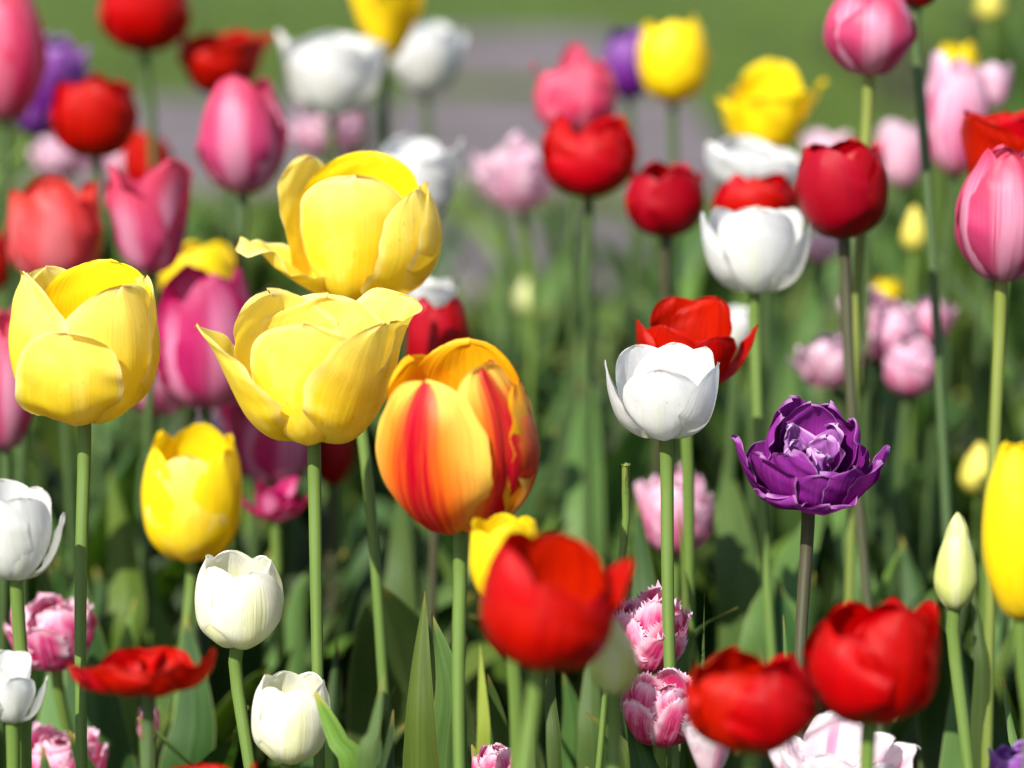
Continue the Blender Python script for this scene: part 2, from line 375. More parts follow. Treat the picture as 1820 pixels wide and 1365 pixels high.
def slab_box(V, F, x0, x1, y0, y1, h=.03, b=.012):
    i = len(V)
    for (zz, ins) in ((0, 0), (h-b, 0), (h, b)):
        V += [(x0+ins, y0+ins, zz), (x1-ins, y0+ins, zz), (x1-ins, y1-ins, zz), (x0+ins, y1-ins, zz)]
    for k in range(2):
        for j in range(4):
            a = i+4*k+j; bb = i+4*k+(j+1) % 4
            F.append((a, bb, bb+4, a+4))
    F.append((i+8, i+9, i+10, i+11))
V, F = [], []
for y0, y1, xs in ((4.26, 5.02, (-.30, .24)), (4.3, 5.02, (-1.0, -.74)), (5.50, 7.35, (-.98, -.32, .48)), (8.1, 9.9, (-.28, .36)), (8.0, 9.9, (1.52, 2.05))):
    for a, b in zip(xs[:-1], xs[1:]):
        slab_box(V, F, a+.02, b-.02, y0+rg.uniform(-.03, .03), y1+rg.uniform(-.03, .03))
me = bpy.data.meshes.new('path'); me.from_pydata(V, [], F); me.update()
o = link('path', me, M_SLAB); o['kind'] = 'structure'

# short grass over the lawn and between the paving slabs
gm = leaf_mat('grass_blade', (.075, .125, .022), (.11, .165, .035), (.16, .2, .06), .2)
def in_slab(x, y):
    return (4.22 < y < 5.06 and (-.33 < x < .27 or -1.03 < x < -.7)) or (5.46 < y < 7.4 and -1.0 < x < .5) or (8.05 < y < 9.95 and -.3 < x < .38) or (7.95 < y < 9.95 and 1.5 < x < 2.08)
rg = random.Random(5); V, F = [], []
for k in range(26000):
    y = 3.4+(rg.random()**1.3)*9.5; x = rg.uniform(-.24, .24)*y*1.2
    if in_slab(x, y) or (x > .98 and y < 7.4): continue
    h = rg.uniform(.025, .06); a = rg.uniform(0, 3.14); wdt = rg.uniform(.002, .004); dx, dy = math.cos(a)*wdt, math.sin(a)*wdt
    lx, ly = rg.uniform(-.02, .02), rg.uniform(-.02, .02); i = len(V)
    V += [(x-dx, y-dy, -.012), (x+dx, y+dy, -.012), (x+dx*.7+lx*.4, y+dy*.7+ly*.4, h*.6), (x-dx*.7+lx*.4, y-dy*.7+ly*.4, h*.6), (x+lx, y+ly, h)]
    F += [(i, i+1, i+2, i+3), (i+3, i+2, i+4)]
me = bpy.data.meshes.new('grass'); me.from_pydata(V, [], F); ul = me.uv_layers.new(name='uv'); me.update()
o = link('grass', me, gm); o['kind'] = 'stuff'; o['label'] = 'short green lawn grass round the paving slabs'; o['category'] = 'grass'

# ------------------------------------------------------------------ tulips
SEED = [0]
def tulip(label, mat, px, py, wpx, hpx, d, prof='cup', rot=0, lean=(0, 0), foot=None, fdx=0., W=1.12, petals=None, mats=None, stem=STG, sr=.0027, irr=0,
          leaves=None, name='tulip', group=None, cat='tulip', hero=0, layers=None, **kw):
    """px, py: foot of the flower head in the photo; wpx, hpx its size there; d: metres in front of the camera"""
    SEED[0] += 1; sd = SEED[0]; rng = random.Random(sd*101+5)
    hb = P(px, py, d); sc = K*d
    R = wpx*sc/2; pf = PROF[prof] if isinstance(prof, str) else prof
    H = max((hpx*sc - R*.24*pf[-1][0]*.75)/.97, hpx*sc*.55)
    # stem
    if foot:
        q = P(foot[0], foot[1], d+(foot[2] if len(foot) > 2 else 0)); dirv = (q-hb)
        t = -hb.z/dirv.z; g = hb+dirv*t
    else:
        g = Vector((hb.x+fdx+rng.uniform(-.012, .012), hb.y+rng.uniform(-.01, .03), 0))
    g.z = 0
    axis = Vector((math.sin(R_(lean[0])), math.sin(R_(lean[1])), 1)).normalized()
    root = empty(name, g); tagset(root, label, cat, group)
    a = hb-g
    bend = Vector((rng.uniform(-1, 1)*.010, rng.uniform(-1, 1)*.008, 0))
    pts = [Vector((0, 0, -.01)), a*.35+bend, a-axis*.07+bend*.4 if not foot else a*.78, a-axis*.015, a+axis*.004]
    st = link('stem', tube_mesh('stem', [tuple(x) for x in pts], [sr*1.25, sr*1.12, sr, sr*.95, sr*1.15]), stem, root)
    # head frame
    zq = axis.to_track_quat('Z', 'Y'); 
    xax = Vector((1, 0, 0)); xax = (xax-axis*xax.dot(axis)).normalized(); yax = axis.cross(xax)
    M = Matrix(((xax.x, yax.x, axis.x, a.x), (xax.y, yax.y, axis.y, a.y), (xax.z, yax.z, axis.z, a.z), (0, 0, 0, 1)))
    nu, nv = (26, 34) if hero == 2 else (18, 24) if hero == 1 else (12, 15)
    PS = []
    if petals: PS = petals
    elif layers:
        for (n, rs, zs, pfn, WW, r0) in layers:
            for k in range(n):
                PS.append(dict(az=r0+k*360/n+rng.uniform(-9, 9), rs=rs*rng.uniform(.93, 1.07), zs=zs*rng.uniform(.86, 1.12), skew=rng.uniform(-.18, .18), twist=rng.uniform(-.3, .3), tipc=rng.uniform(-.16, .08), prof=pfn, W=WW*rng.uniform(.9, 1.1)))
    else:
        for k in range(6):
            inner = k >= 3
            PS.append(dict(az=rot+120*(k % 3)+(60 if inner else 0)+rng.uniform(-7, 7)*(1+irr), rs=(.93 if inner else 1.0)*rng.uniform(.98, 1.02), zs=(1.0 if inner else .97)*rng.uniform(.95-.10*irr, 1.02+.03*irr), W=W*rng.uniform(.94-.14*irr, 1.05-.1*irr),
                           tipc=rng.uniform(-.13, .11)*irr, skew=rng.uniform(-.07, .07)*irr, tipz=rng.uniform(-.02, .05)*irr, p=rng.uniform(1.9, 2.6)))
    for i, pd in enumerate(PS):
        dd = dict(kw); dd.update(pd); m = dd.pop('mat', mat); dd.setdefault('prof', prof); dd.setdefault('W', W)
        az = dd.pop('az')
        me = petal_mesh(az, R, H, seed=sd*20+i, nu=dd.pop('nu', nu), nv=dd.pop('nv', nv), **dd)
        pl = link('petal', me, m, root, M)
    if leaves is None: leaves = 3 if d > 1.24 else 0
    for k in range(leaves):
        L = rng.uniform(.24, .36); aa = rng.uniform(0, 6.28)
        leaf(root, Vector((0, 0, -.01)), aa, L, rng.uniform(.036, .065), rng.uniform(1.25, 1.5), rng.uniform(.4, 1.25), rng.choice(LEAFM), sd*9+k)
    return root

def leaf(parent, base, az, L, W, e0, e1, mat, seed, twist=None):
    rng = random.Random(seed*17+3)
    n = 7; pts = [Vector(base)]
    for k in range(1, n+1):
        e = e0+(e1-e0)*((k-.5)/n)**1.6
        pts.append(pts[-1]+Vector((math.cos(az)*math.cos(e), math.sin(az)*math.cos(e), math.sin(e)))*L/n)
    me = blade_mesh([tuple(p) for p in pts], W, az-math.pi/2, twist=rng.uniform(-.9, .9) if twist is None else twist, seed=seed, wav=rng.uniform(.03, .08),
                    fold=(1.35, rng.uniform(.45, .9), rng.uniform(.2, .5)), nu=8, nv=18)
    return link('leaf', me, mat, parent)

def pleaf(label, pts, wpx, mat, face=0., fold=(1.2, .6, .3), twist=0., stop=True, **kw):
    """a single big leaf: pts = (px, py, d) from its lower visible end up to the tip"""
    SEED[0] += 1
    q = [P(*p) for p in pts]
    dv = q[0]-q[1]; t = q[0].z/max(-dv.z, .02); dv = dv.normalized()
    g = Vector((q[0].x+(q[0]-q[1]).normalized().x*.05, q[0].y+.01, 0))
    mid = (q[0]+g)*.5; mid.x = q[0].x*.65+g.x*.35
    pl = [g+Vector((0, 0, -.01)), mid]+q
    me = blade_mesh([tuple(x-g) for x in pl], wpx*K*pts[0][2], face, fold=fold, twist=twist, seed=SEED[0], nu=14, nv=44, **kw)
    o = link('tulip_leaf', me, mat); o.location = g; tagset(o, label, 'leaf', 'single leaves rising at the front of the bed'); return o

GY, GR, GW, GP, GU, GB = 'yellow tulips', 'red tulips', 'white tulips', 'pink tulips', 'purple tulips', 'tulip buds'
D = dict
# ---- heroes in focus
tulip('large yellow tulip with a short front petal on a tall stem at the left edge', Y0, 150, 748, 262, 283, 1.26, hero=2, group=GY, foot=(140, 1300), lean=(2, -2), petals=[
    D(az=165, zs=1.0, rs=.92, prof='cup', W=1.15, p=3, tipc=.08, mat=Y1), D(az=-135, zs=.95, rs=.95, prof='cup', W=1.0, p=2.6, tipc=.06),
    D(az=118, zs=.93, rs=1.0, prof='cup', W=.95, p=2.6), D(az=-66, zs=1.0, rs=1.0, prof='cup', W=1.08, p=3.8, q=2.2, tipc=-.06, ruf=.05),
    D(az=48, zs=.96, rs=.97, prof='cup', W=1.12, p=3.0, ruf=.05, tipc=-.06),
    D(az=-6, zs=.76, rs=1.03, prof=[(.07, 0), (.45, .03), (.84, .2), (1.02, .5), (1.0, .78), (.93, .97)], W=.78, p=2.6, tipc=.08, tipz=-.04, ruf=.05, curl=.04, curll=.26, skew=.06)])
tulip('wide open yellow tulip with flaring petals in front of the taller yellow one', Y0, 558, 783, 392, 280, 1.26, hero=2, group=GY, foot=(563, 1100), lean=(0, -2), prof='goblet', petals=[
    D(az=-140, zs=.98, rs=.78, prof='goblet', W=.74, p=3, tipc=-.15, ruf=.04, curl=.05), D(az=172, zs=.93, rs=.8, prof='goblet', W=.8, p=3, tipc=-.1, ruf=.06),
    D(az=112, zs=1.0, rs=.98, prof=[(.07, 0), (.38, .03), (.6, .2), (.75, .5), (.86, .8), (1.05, .97)], W=.84, p=3.6, q=2.3, tipc=-.06, ruf=.05, curl=.05),
    D(az=-80, zs=.86, rs=1.0, prof=[(.07, 0), (.36, .03), (.58, .2), (.74, .48), (.88, .78), (1.0, 1)], W=.66, p=1.9, q=1.5, tipc=.03, ruf=.02),
    D(az=56, zs=.92, rs=.90, prof='goblet', W=.72, p=3.0, q=2.2, ruf=.04, curl=.0, tipc=-.07), D(az=-10, zs=.95, rs=.74, prof='goblet', W=.66, p=2.4, q=1.8, ruf=.035, tipc=-.05, skew=.14)])
tulip('tall yellow tulip with one petal drooping out to the left', Y0, 622, 535, 330, 268, 1.36, hero=2, group=GY, foot=(697, 1290), lean=(4, -2), prof='goblet', petals=[
    D(az=168, zs=1.02, rs=.74, prof='cup', W=.95, p=3, ruf=.04, mat=Y1), D(az=-128, zs=.98, rs=.85, prof='goblet', W=.55, p=3, tipc=-.16, curl=.1, ruf=.03),
    D(az=98, zs=.88, rs=.93, prof='cup', W=.85, p=3.2, ruf=.02, tipc=-.05), D(az=-84, zs=.42, rs=1.22, prof=[(.05, 0), (.3, .12), (.6, .45), (.85, .85), (1.0, .95)], W=.56, p=2.6, ruf=.09, curl=.06),
    D(az=62, zs=.88, rs=.88, prof='cup', W=.66, p=3.0, ruf=.02, tipc=-.03), D(az=0, zs=.97, rs=.72, prof='goblet', W=.76, p=3.2, q=2.2, ruf=.02, tipc=-.16)])
tulip('yellow and red flamed orange tulip with broad rounded petals', ORA, 818, 942, 282, 325, 1.20, hero=2, group='orange tulips', foot=(816, 1365), lean=(0, -3), prof='egg', petals=[
    D(az=170, zs=1.0, rs=.86, prof='barrel', W=1.15, p=3.2, ruf=.03, mat=ORY), D(az=-125, zs=.93, rs=.95, prof='barrel', W=.95, p=3.2, ruf=.07, mat=ORY),
    D(az=108, zs=.94, rs=1.0, prof='egg', W=1.0, p=2.8, mat=ORR), D(az=76, zs=.86, rs=.93, prof='barrel', W=.55, p=2.8, ruf=.06, mat=ORY),
    D(az=40, zs=.96, rs=.97, prof='egg', W=.74, p=3.0, ruf=.06, crease=-.06), D(az=84, zs=.78, rs=.98, prof='egg', W=.55, p=3.0, ruf=.07, crease=-.04), D(az=-32, zs=.91, rs=1.05, prof=[(.07, 0), (.48, .04), (.86, .24), (1.0, .48), (.94, .76), (.72, 1)], W=1.0, p=2.9, q=2.1, ruf=.025, crease=-.035)])
tulip('white tulip with a pointed left petal before the red one with a flaring petal', WHI, 1184, 780, 200, 172, 1.26, hero=2, group=GW, foot=(1190, 1180), lean=(-2, -1), prof='bowl', petals=[
    D(az=-148, zs=.98, rs=.90, W=.9, p=2.6, prof='bowl', ruf=.02), D(az=165, zs=.98, rs=.9, W=.9, p=2.1, q=1.7, prof='bowl', ruf=.02), D(az=122, zs=.97, rs=.9, W=.8, p=2.4, prof='bowl', ruf=.02),
    D(az=-88, zs=.92, rs=1.05, W=.62, p=1.8, q=1.4, prof='bowl', ruf=.01), D(az=72, zs=.88, rs=.98, W=.85, p=2.4, prof='bowl', ruf=.015), D(az=-10, zs=.90, rs=.86, W=.90, p=2.2, q=1.7, prof='bowl', ruf=.015)])
tulip('ivory tulip with rounded petals, above another ivory one', CRM, 422, 1148, 156, 170, 1.26, hero=2, group=GW, foot=(428, 1200), prof='barrel', rot=25, lean=(3, -2), ruf=.02, p=2.4)
tulip('ivory tulip low at the bottom among the leaves', CRM, 512, 1352, 142, 160, 1.24, hero=2, group=GW, prof='barrel', rot=20, lean=(5, -2), ruf=.02, p=2.4)
PL = [(4, .86, .36, 'flat', .60, 20), (5, 1.04, .66, 'open', .46, 12), (4, .74, .86, 'bowl', .66, 0), (4, .60, 1.04, 'bowl', .66, 160), (3, .42, .92, 'open', .8, 12), (3, .25, .72, 'open', 1.0, 50)]
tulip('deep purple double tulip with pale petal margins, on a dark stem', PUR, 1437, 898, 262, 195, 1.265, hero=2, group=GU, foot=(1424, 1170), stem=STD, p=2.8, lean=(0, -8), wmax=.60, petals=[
    D(az=-82, zs=.74, rs=1.05, W=.40, p=4.2, q=2.4, prof='open', ruf=.05), D(az=86, zs=.62, rs=1.05, W=.38, p=4.2, q=2.4, prof='open', ruf=.05), D(az=62, zs=.60, rs=.98, W=.42, p=4.2, q=2.4, prof='open', ruf=.06), D(az=-56, zs=.66, rs=.84, W=.44, p=4.2, q=2.4, prof='open', ruf=.06),
    D(az=-48, zs=.26, rs=.86, W=.44, prof='flat', ruf=.06, curl=-.03), D(az=12, zs=.24, rs=.92, W=.52, prof='flat', ruf=.05, curl=-.03), D(az=130, zs=.5, rs=.9, W=.5, prof='flat'), D(az=-130, zs=.5, rs=.9, W=.5, prof='flat'),
    D(az=6, zs=.50, rs=.66, W=.52, prof='bowl', ruf=.07), D(az=46, zs=.54, rs=.74, W=.46, prof='bowl', ruf=.07), D(az=-34, zs=.68, rs=.62, W=.46, prof='bowl', ruf=.08),
    D(az=176, zs=.98, rs=.50, W=.50, prof='bowl', ruf=.07, tipc=-.15), D(az=-150, zs=1.02, rs=.60, W=.46, prof='bowl', ruf=.08, tipc=-.12), D(az=146, zs=.96, rs=.68, W=.50, prof='bowl', ruf=.08, tipc=-.18), D(az=-112, zs=.90, rs=.62, W=.44, prof='bowl', ruf=.08, tipc=-.2), D(az=106, zs=.86, rs=.74, W=.42, prof='bowl', ruf=.08, tipc=-.15),
    D(az=-165, zs=.78, rs=.36, W=.36, prof='bowl', twist=.5, mat=PUL, ruf=.1), D(az=140, zs=.80, rs=.42, W=.36, prof='bowl', twist=-.4, mat=PUL, ruf=.1), D(az=90, zs=.66, rs=.34, W=.28, prof='open', twist=.8, mat=PUL, ruf=.12), D(az=-80, zs=.64, rs=.30, W=.28, prof='open', twist=-.7, mat=PUL, ruf=.12), D(az=10, zs=.58, rs=.26, W=.26, prof='open', twist=.6, mat=PUL, ruf=.12), D(az=-30, zs=.60, rs=.12, W=.22, prof='cup', twist=1.0, mat=PUL, ruf=.12)])

# ---- front row, before the focus
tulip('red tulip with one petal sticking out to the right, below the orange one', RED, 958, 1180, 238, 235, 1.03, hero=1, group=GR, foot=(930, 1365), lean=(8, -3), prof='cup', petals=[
    D(az=170, zs=.98, rs=.85, W=1.1, p=3), D(az=-120, zs=1.0, rs=.98, W=1.0, p=3, prof='barrel'), D(az=105, zs=.90, rs=1.22, W=.62, p=2.4, prof='goblet'), D(az=60, zs=.74, rs=1.0, W=.85, p=2.6),
    D(az=-60, zs=.98, rs=1.0, W=.9, p=2.8, prof='barrel'), D(az=-8, zs=.80, rs=1.04, W=1.05, p=2.8)])
tulip('round red tulip in front of the striped white and pink flower', RED, 1335, 1332, 230, 187, 1.05, hero=1, group=GR, rot=20, prof='barrel', lean=(-2, 3), ruf=.08, irr=.8, W=1.0)
tulip('ruffled red tulip beside the green bud at the right', RED, 1545, 1282, 236, 218, 1.08, hero=1, group=GR, rot=-30, prof='barrel', lean=(2, 3), ruf=.09, irr=1, W=1.0)
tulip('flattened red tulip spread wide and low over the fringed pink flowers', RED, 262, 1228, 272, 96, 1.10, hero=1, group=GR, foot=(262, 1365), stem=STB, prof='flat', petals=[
    D(az=-72, zs=.85, rs=1.02, W=.50, p=2.6, prof='bowl'), D(az=76, zs=1.15, rs=.92, W=.46, p=3.4, prof='bowl'), D(az=-28, zs=.92, rs=.80, W=.62, p=3.4, prof='bowl', ruf=.08), D(az=28, zs=.98, rs=.80, W=.62, p=3.4, prof='bowl', ruf=.08),
    D(az=150, zs=.8, rs=.6, W=.6, p=3, prof='bowl'), D(az=-140, zs=.8, rs=.6, W=.6, p=3, prof='bowl')])
tulip('red tulip mostly cut off by the bottom edge under an ivory one', RED, 352, 1432, 235, 96, 1.10, group=GR, prof='flat', petals=[
    D(az=-78, zs=.9, rs=1.08, W=.46, p=3, prof='flat'), D(az=80, zs=1.05, rs=.9, W=.46, p=3.4, prof='open'), D(az=0, zs=.62, rs=.72, W=.75, p=3.4, prof='bowl'), D(az=180, zs=.7, rs=.6, W=.8, p=3, prof='open')])
tulip('plump pale green bud beside the red tulip', BUD, 1092, 1232, 84, 134, 1.07, hero=1, group=GB, prof='bud', W=1.25, ruf=.01, foot=(1092, 1365), cat='tulip bud')
tulip('pointed pale yellow green bud on a slender stem', BUD, 1697, 1082, 76, 168, 1.20, hero=1, group=GB, prof='bud', W=1.25, ruf=.01, foot=(1722, 1365), cat='tulip bud', sr=.0025)
tulip('bright yellow tulip cut by the edge beside the pale yellow green bud', Y1, 1815, 1100, 130, 312, 1.10, hero=1, group=GY, prof='egg', rot=30, lean=(-3, 0))
tulip('narrow yellow tulip half hidden behind the red one', Y1, 905, 1075, 130, 162, 1.14, hero=1, group=GY, prof='cup', rot=70, lean=(-4, 0))
tulip('white tulip against the left edge with a petal spread right', WHI, 30, 1030, 165, 182, 1.21, hero=1, group=GW, rot=15, prof='bowl', petals=[
    D(az=-150, zs=.98, rs=.8, W=1.), D(az=150, zs=.9, rs=.8, W=1.), D(az=-80, zs=.9, rs=1., W=.9), D(az=85, zs=.72, rs=1.08, W=.42, prof='open'), D(az=20, zs=.95, rs=.86, W=.9), D(az=-30, zs=1.0, rs=.9, W=.9)])
tulip('low white tulip at the left edge under the pink fringed flower', WHI, 22, 1285, 125, 130, 1.21, hero=1, group=GW, prof='open', petals=[
    D(az=-150, zs=1., rs=.7, W=.9), D(az=150, zs=1., rs=.6, W=.9), D(az=-80, zs=.9, rs=1., W=.9), D(az=85, zs=.72, rs=1.05, W=.5, prof='open'), D(az=20, zs=.8, rs=.8, W=.8), D(az=-30, zs=.9, rs=.8, W=.8)])
tulip('purple tulip at the bottom right corner', VIO, 1805, 1420, 100, 100, 1.16, hero=1, group=GU, layers=[(5, 1, .9, 'bowl', .8, 0), (4, .6, 1, 'barrel', .9, 20)], ruf=.08)

# ---- fringed and striped pinks
FL = [(5, 1.0, .85, 'bowl', .62, 0), (5, .84, .98, 'barrel', .60, 30), (4, .58, 1.0, 'barrel', .7, 10), (3, .3, .9, 'cup', 1.0, 40)]
LL = [(5, 1.0, .72, 'open', .48, 0), (5, .72, 1.0, 'open', .52, 30), (4, .42, .9, 'bowl', .7, 10)]
tulip('magenta fringed tulip with pale frilly margins behind the green bud', FRI, 1146, 1188, 150, 138, 1.285, hero=2, group=GP, layers=FL, fringe=.22, ruf=.07, p=3.4, lean=(4, -8), nv=52)
tulip('lighter pink fringed tulip below the magenta fringed one', FRI, 1172, 1322, 140, 132, 1.25, hero=2, group=GP, layers=[(5, 1.0, .85, 'bowl', .66, 12), (4, .75, 1.0, 'barrel', .7, 40), (3, .45, .9, 'barrel', .7, 0)], fringe=.14, ruf=.05, p=3.0, lean=(2, -5), nv=52)
tulip('fringed pink tulip at the bottom edge under the orange tulip stem', FRI, 888, 1415, 105, 95, 1.25, hero=2, group=GP, layers=FL, fringe=.20, ruf=.07, p=3.4, nv=52)
tulip('fringed pink double tulip behind the tall yellow tulip stem, above the flattened red one', FRI, 100, 1185, 160, 130, 1.42, hero=1, group=GP, layers=FL, fringe=.12, ruf=.09, p=3.2, lean=(-3, -8))
tulip('fringed pink double tulip in the bottom left corner', FRI, 112, 1425, 160, 132, 1.40, hero=1, group=GP, layers=FL, fringe=.12, ruf=.09, p=3.2, lean=(3, -8))
tulip('small narrow pink tulip under the flattened red one', FRI, 265, 1318, 40, 65, 1.46, group=GP, prof='barrel', ruf=.06)
tulip('fringed pink tulip behind the white tulip stem', PKL, 1200, 985, 140, 150, 1.55, hero=1, group=GP, layers=FL, fringe=.1, ruf=.1, p=3.2)
tulip('open white tulip striped with pink under the two red ones', STR, 1478, 1405, 265, 135, 1.20, hero=1, group=GP, layers=[(5, 1.0, .85, 'open', .42, 25), (4, .7, .95, 'open', .45, 0)], ruf=.06, p=2.8, lean=(0, -8))
tulip('small cream and pink tulip tucked under the round red one', STR, 1262, 1385, 100, 110, 1.19, hero=1, group=GP, prof='vee', rot=15)

# ---- just behind the focus
tulip('smaller yellow tulip with an egg shaped bloom below the pink ones', Y1, 340, 994, 176, 238, 1.46, hero=1, group=GY, prof='barrel', lean=(2, -2), petals=[
    D(az=170, zs=1., rs=.9, W=1.1, p=2.4), D(az=-120, zs=.96, rs=.98, W=.9, p=2.1, q=1.6), D(az=112, zs=.96, rs=1.0, W=.9, p=2.1, q=1.6), D(az=-62, zs=.9, rs=1.0, W=.9), D(az=60, zs=.9, rs=1.0, W=1.0), D(az=-4, zs=.88, rs=1.0, W=.92, mat=Y0)], foot=(322, 1200))
tulip('red tulip with a long petal flaring right, behind the sharp white one', RED, 1222, 690, 200, 165, 1.36, hero=2, group=GR, prof='bowl', lean=(2, -3), petals=[
    D(az=-160, zs=.98, rs=.75, W=.8, p=2.8), D(az=140, zs=1.02, rs=.72, W=.85, p=3, ruf=.05), D(az=-80, zs=.82, rs=.98, W=.75, p=2.2), D(az=92, zs=.78, rs=1.18, W=.42, p=2.2, prof='open'), D(az=30, zs=.74, rs=.85, W=.8, p=2.6), D(az=-35, zs=.84, rs=.86, W=.7, p=2.4)])
tulip('dark red tulip with rolled petal tips and a purple brown stem', CRI, 1500, 422, 162, 178, 1.44, hero=1, group=GR, prof='barrel', rot=-25, stem=STD, foot=(1516, 740), p=3.2, ruf=.05, lean=(-4, -2))
tulip('tall pink tulip cut by the top edge, with pale stripes', PNK, 1544, 134, 165, 168, 1.47, hero=1, group=GP, prof='egg', rot=10, W=.95, stem=STY, foot=(1516, 700), p=2.4)
tulip('pink tulip with a pale midrib cut by the right edge', PNK, 1780, 500, 175, 235, 1.36, hero=1, group=GP, prof='egg', rot=-8, W=.92, stem=STY, foot=(1766, 860), p=2.4, ruf=.05)
tulip('red tulip behind the pink one at the right edge', RED, 1795, 400, 190, 215, 1.47, hero=1, group=GR, prof='goblet', rot=60, p=2.6, ruf=.07)
tulip('white tulip in front of two red ones, on a green stem', WHI, 1342, 520, 188, 172, 1.45, hero=1, group=GW, prof='bowl', rot=4, foot=(1350, 760), petals=[
    D(az=175, zs=.9, rs=.8, W=1.), D(az=-130, zs=.9, rs=.9, W=.9), D(az=128, zs=.9, rs=.9, W=.9), D(az=-78, zs=.92, rs=1.05, W=.62, p=2, q=1.5), D(az=76, zs=.84, rs=1.05, W=.7), D(az=-4, zs=1.0, rs=.8, W=1.0, p=2.6)])
tulip('bare yellowish seed pod on a thin stem left of the sharp white tulip', STY, 1112, 880, 20, 55, 1.29, name='tulip', group=None, prof='bud', cat='seed pod', foot=(1104, 960), sr=.0016,
      petals=[D(az=k*120, rs=.9, zs=1, W=1.2, prof=[(.3, 0), (.55, .1), (.62, .4), (.45, .8), (.55, .9), (.95, .97), (.8, 1.02)], base=.9, p=6) for k in range(3)], hero=1, leaves=0)

# ---- middle and back
B = [
 ('tall rose pink tulip cut by the left edge', ROS, 10, 215, 150, 245, 1.78, 'egg', 20, GP),
 ('red tulip cut by the top edge above the grey paving', RED, 258, 92, 162, 160, 1.85, 'cup', 15, GR),
 ('wide shallow red tulip beside the white ones', RED, 392, 170, 168, 120, 1.88, 'open', -25, GR),
 ('round red tulip below the violet one', RED, 170, 280, 152, 145, 1.76, 'barrel', 10, GR),
 ('small red tulip half hidden behind the pink and red ones', RED, 262, 345, 85, 110, 2.0, 'barrel', 40, GR),
 ('egg shaped pink tulip in front of pale pink double flowers', PNK, 432, 345, 160, 205, 1.66, 'egg', 0, GP),
 ('large white tulip with a pointed petal left of the narrow yellow one', WHI, 588, 205, 196, 162, 1.90, 'goblet', 35, GW),
 ('white tulip right of the narrow yellow one', WHI, 758, 170, 140, 130, 2.08, 'open', 0, GW),
 ('narrow yellow tulip between two white ones at the top edge', Y1, 686, 108, 146, 150, 1.93, 'vee', 0, GY),
 ('white tulip showing behind the tall yellow one', WHI, 738, 405, 190, 172, 1.70, 'goblet', 20, GW),
 ('pink tulip with pale streaks and a pointed right petal', PNK, 270, 485, 160, 205, 1.60, 'goblet', -20, GP),
 ('coral red tulip with a blunt top', COR, 100, 505, 172, 182, 1.62, 'barrel', 10, GP),
 ('red tulip peeping in at the left edge beside the coral one', RED, -20, 525, 75, 110, 1.72, 'barrel', 10, GR),
 ('yellow tulip partly hidden behind the magenta one', Y1, 355, 560, 136, 130, 1.74, 'barrel', 20, GY),
 ('magenta tulip between the two big yellow ones', MAG, 368, 725, 184, 245, 1.60, 'barrel', 28, GP),
 ('pink tulip cut by the left edge behind the big yellow one', PNK, 10, 800, 112, 250, 1.52, 'egg', 20, GP),
 
 ('crimson tulip behind the stem of the wide yellow one', MAG, 490, 862, 150, 165, 1.66, 'cup', 30, GR),
 ('second crimson tulip beside the wide yellow tulip stem', CRI, 592, 862, 76, 130, 1.70, 'cup', 0, GR),
 ('dark red tulip behind the flamed orange one', CRI, 780, 690, 118, 168, 1.50, 'barrel', 0, GR),
 ('white tulip with two tips showing above a dark red one', WHI, 762, 590, 105, 105, 1.62, 'vee', 60, GW),
 ('broad rose tulip just above a red one', ROS, 1022, 242, 152, 158, 1.78, 'barrel', 12, GP),
 ('round red tulip below the broad rose one', RED, 1046, 350, 166, 148, 1.66, 'barrel', -14, GR),
 ('dark red tulip left of the white one on a thin stem', CRI, 1182, 420, 142, 132, 1.62, 'cup', 25, GR),
 ('oval yellow tulip in front of a purple one', Y1, 1196, 182, 126, 160, 1.90, 'barrel', 0, GY),
 ('plain purple tulip tucked behind the oval yellow one', VIO, 1118, 176, 90, 125, 2.02, 'barrel', 0, GU),
 ('large yellow tulip with a torn side petal above a white one', Y1, 1366, 268, 190, 168, 1.82, 'vee', 25, GY),
 ('wide white tulip between the yellow and the red ones', WHI, 1348, 345, 200, 112, 1.68, 'open', 30, GW),
 ('red tulip squeezed behind the white one', RED, 1342, 405, 152, 100, 1.60, 'barrel', 0, GR),
 ('small white tulip behind the red flaring petal', WHI, 1308, 622, 70, 82, 1.62, 'bowl', 10, GW),
 ('dark red tulip cut by the top edge on a long dark stem', CRI, 1628, 14, 85, 90, 1.52, 'cup', 10, GR),
 ('tall pale pink tulip below the small yellow top', PKL, 1698, 312, 112, 205, 1.72, 'barrel', 0, GP),
 ('small yellow tulip showing above a tall pale pink one', Y1, 1700, 175, 72, 95, 1.92, 'barrel', 0, GY),
 ('little pale pink tulip beside the tall pale pink one', LIL, 1768, 192, 56, 80, 1.80, 'bowl', 20, GP),
 ('pale lilac tulip left of the long dark stem', LIL, 1604, 335, 92, 130, 1.90, 'bowl', 10, GP),
 ('rose tulip behind the dark red one with rolled tips', ROS, 1532, 345, 80, 105, 1.66, 'barrel', 10, GP),
 ('pale lilac tulip behind the wide white one', LIL, 1468, 320, 84, 90, 2.0, 'bowl', 40, GP),
 ('faint pink tulip below the dark red one', LIL, 1462, 468, 68, 62, 1.95, 'bowl', 40, GP),
 ('small yellow tulip behind the open pale pink one', Y1, 1568, 545, 70, 60, 1.95, 'barrel', 0, GY),
]
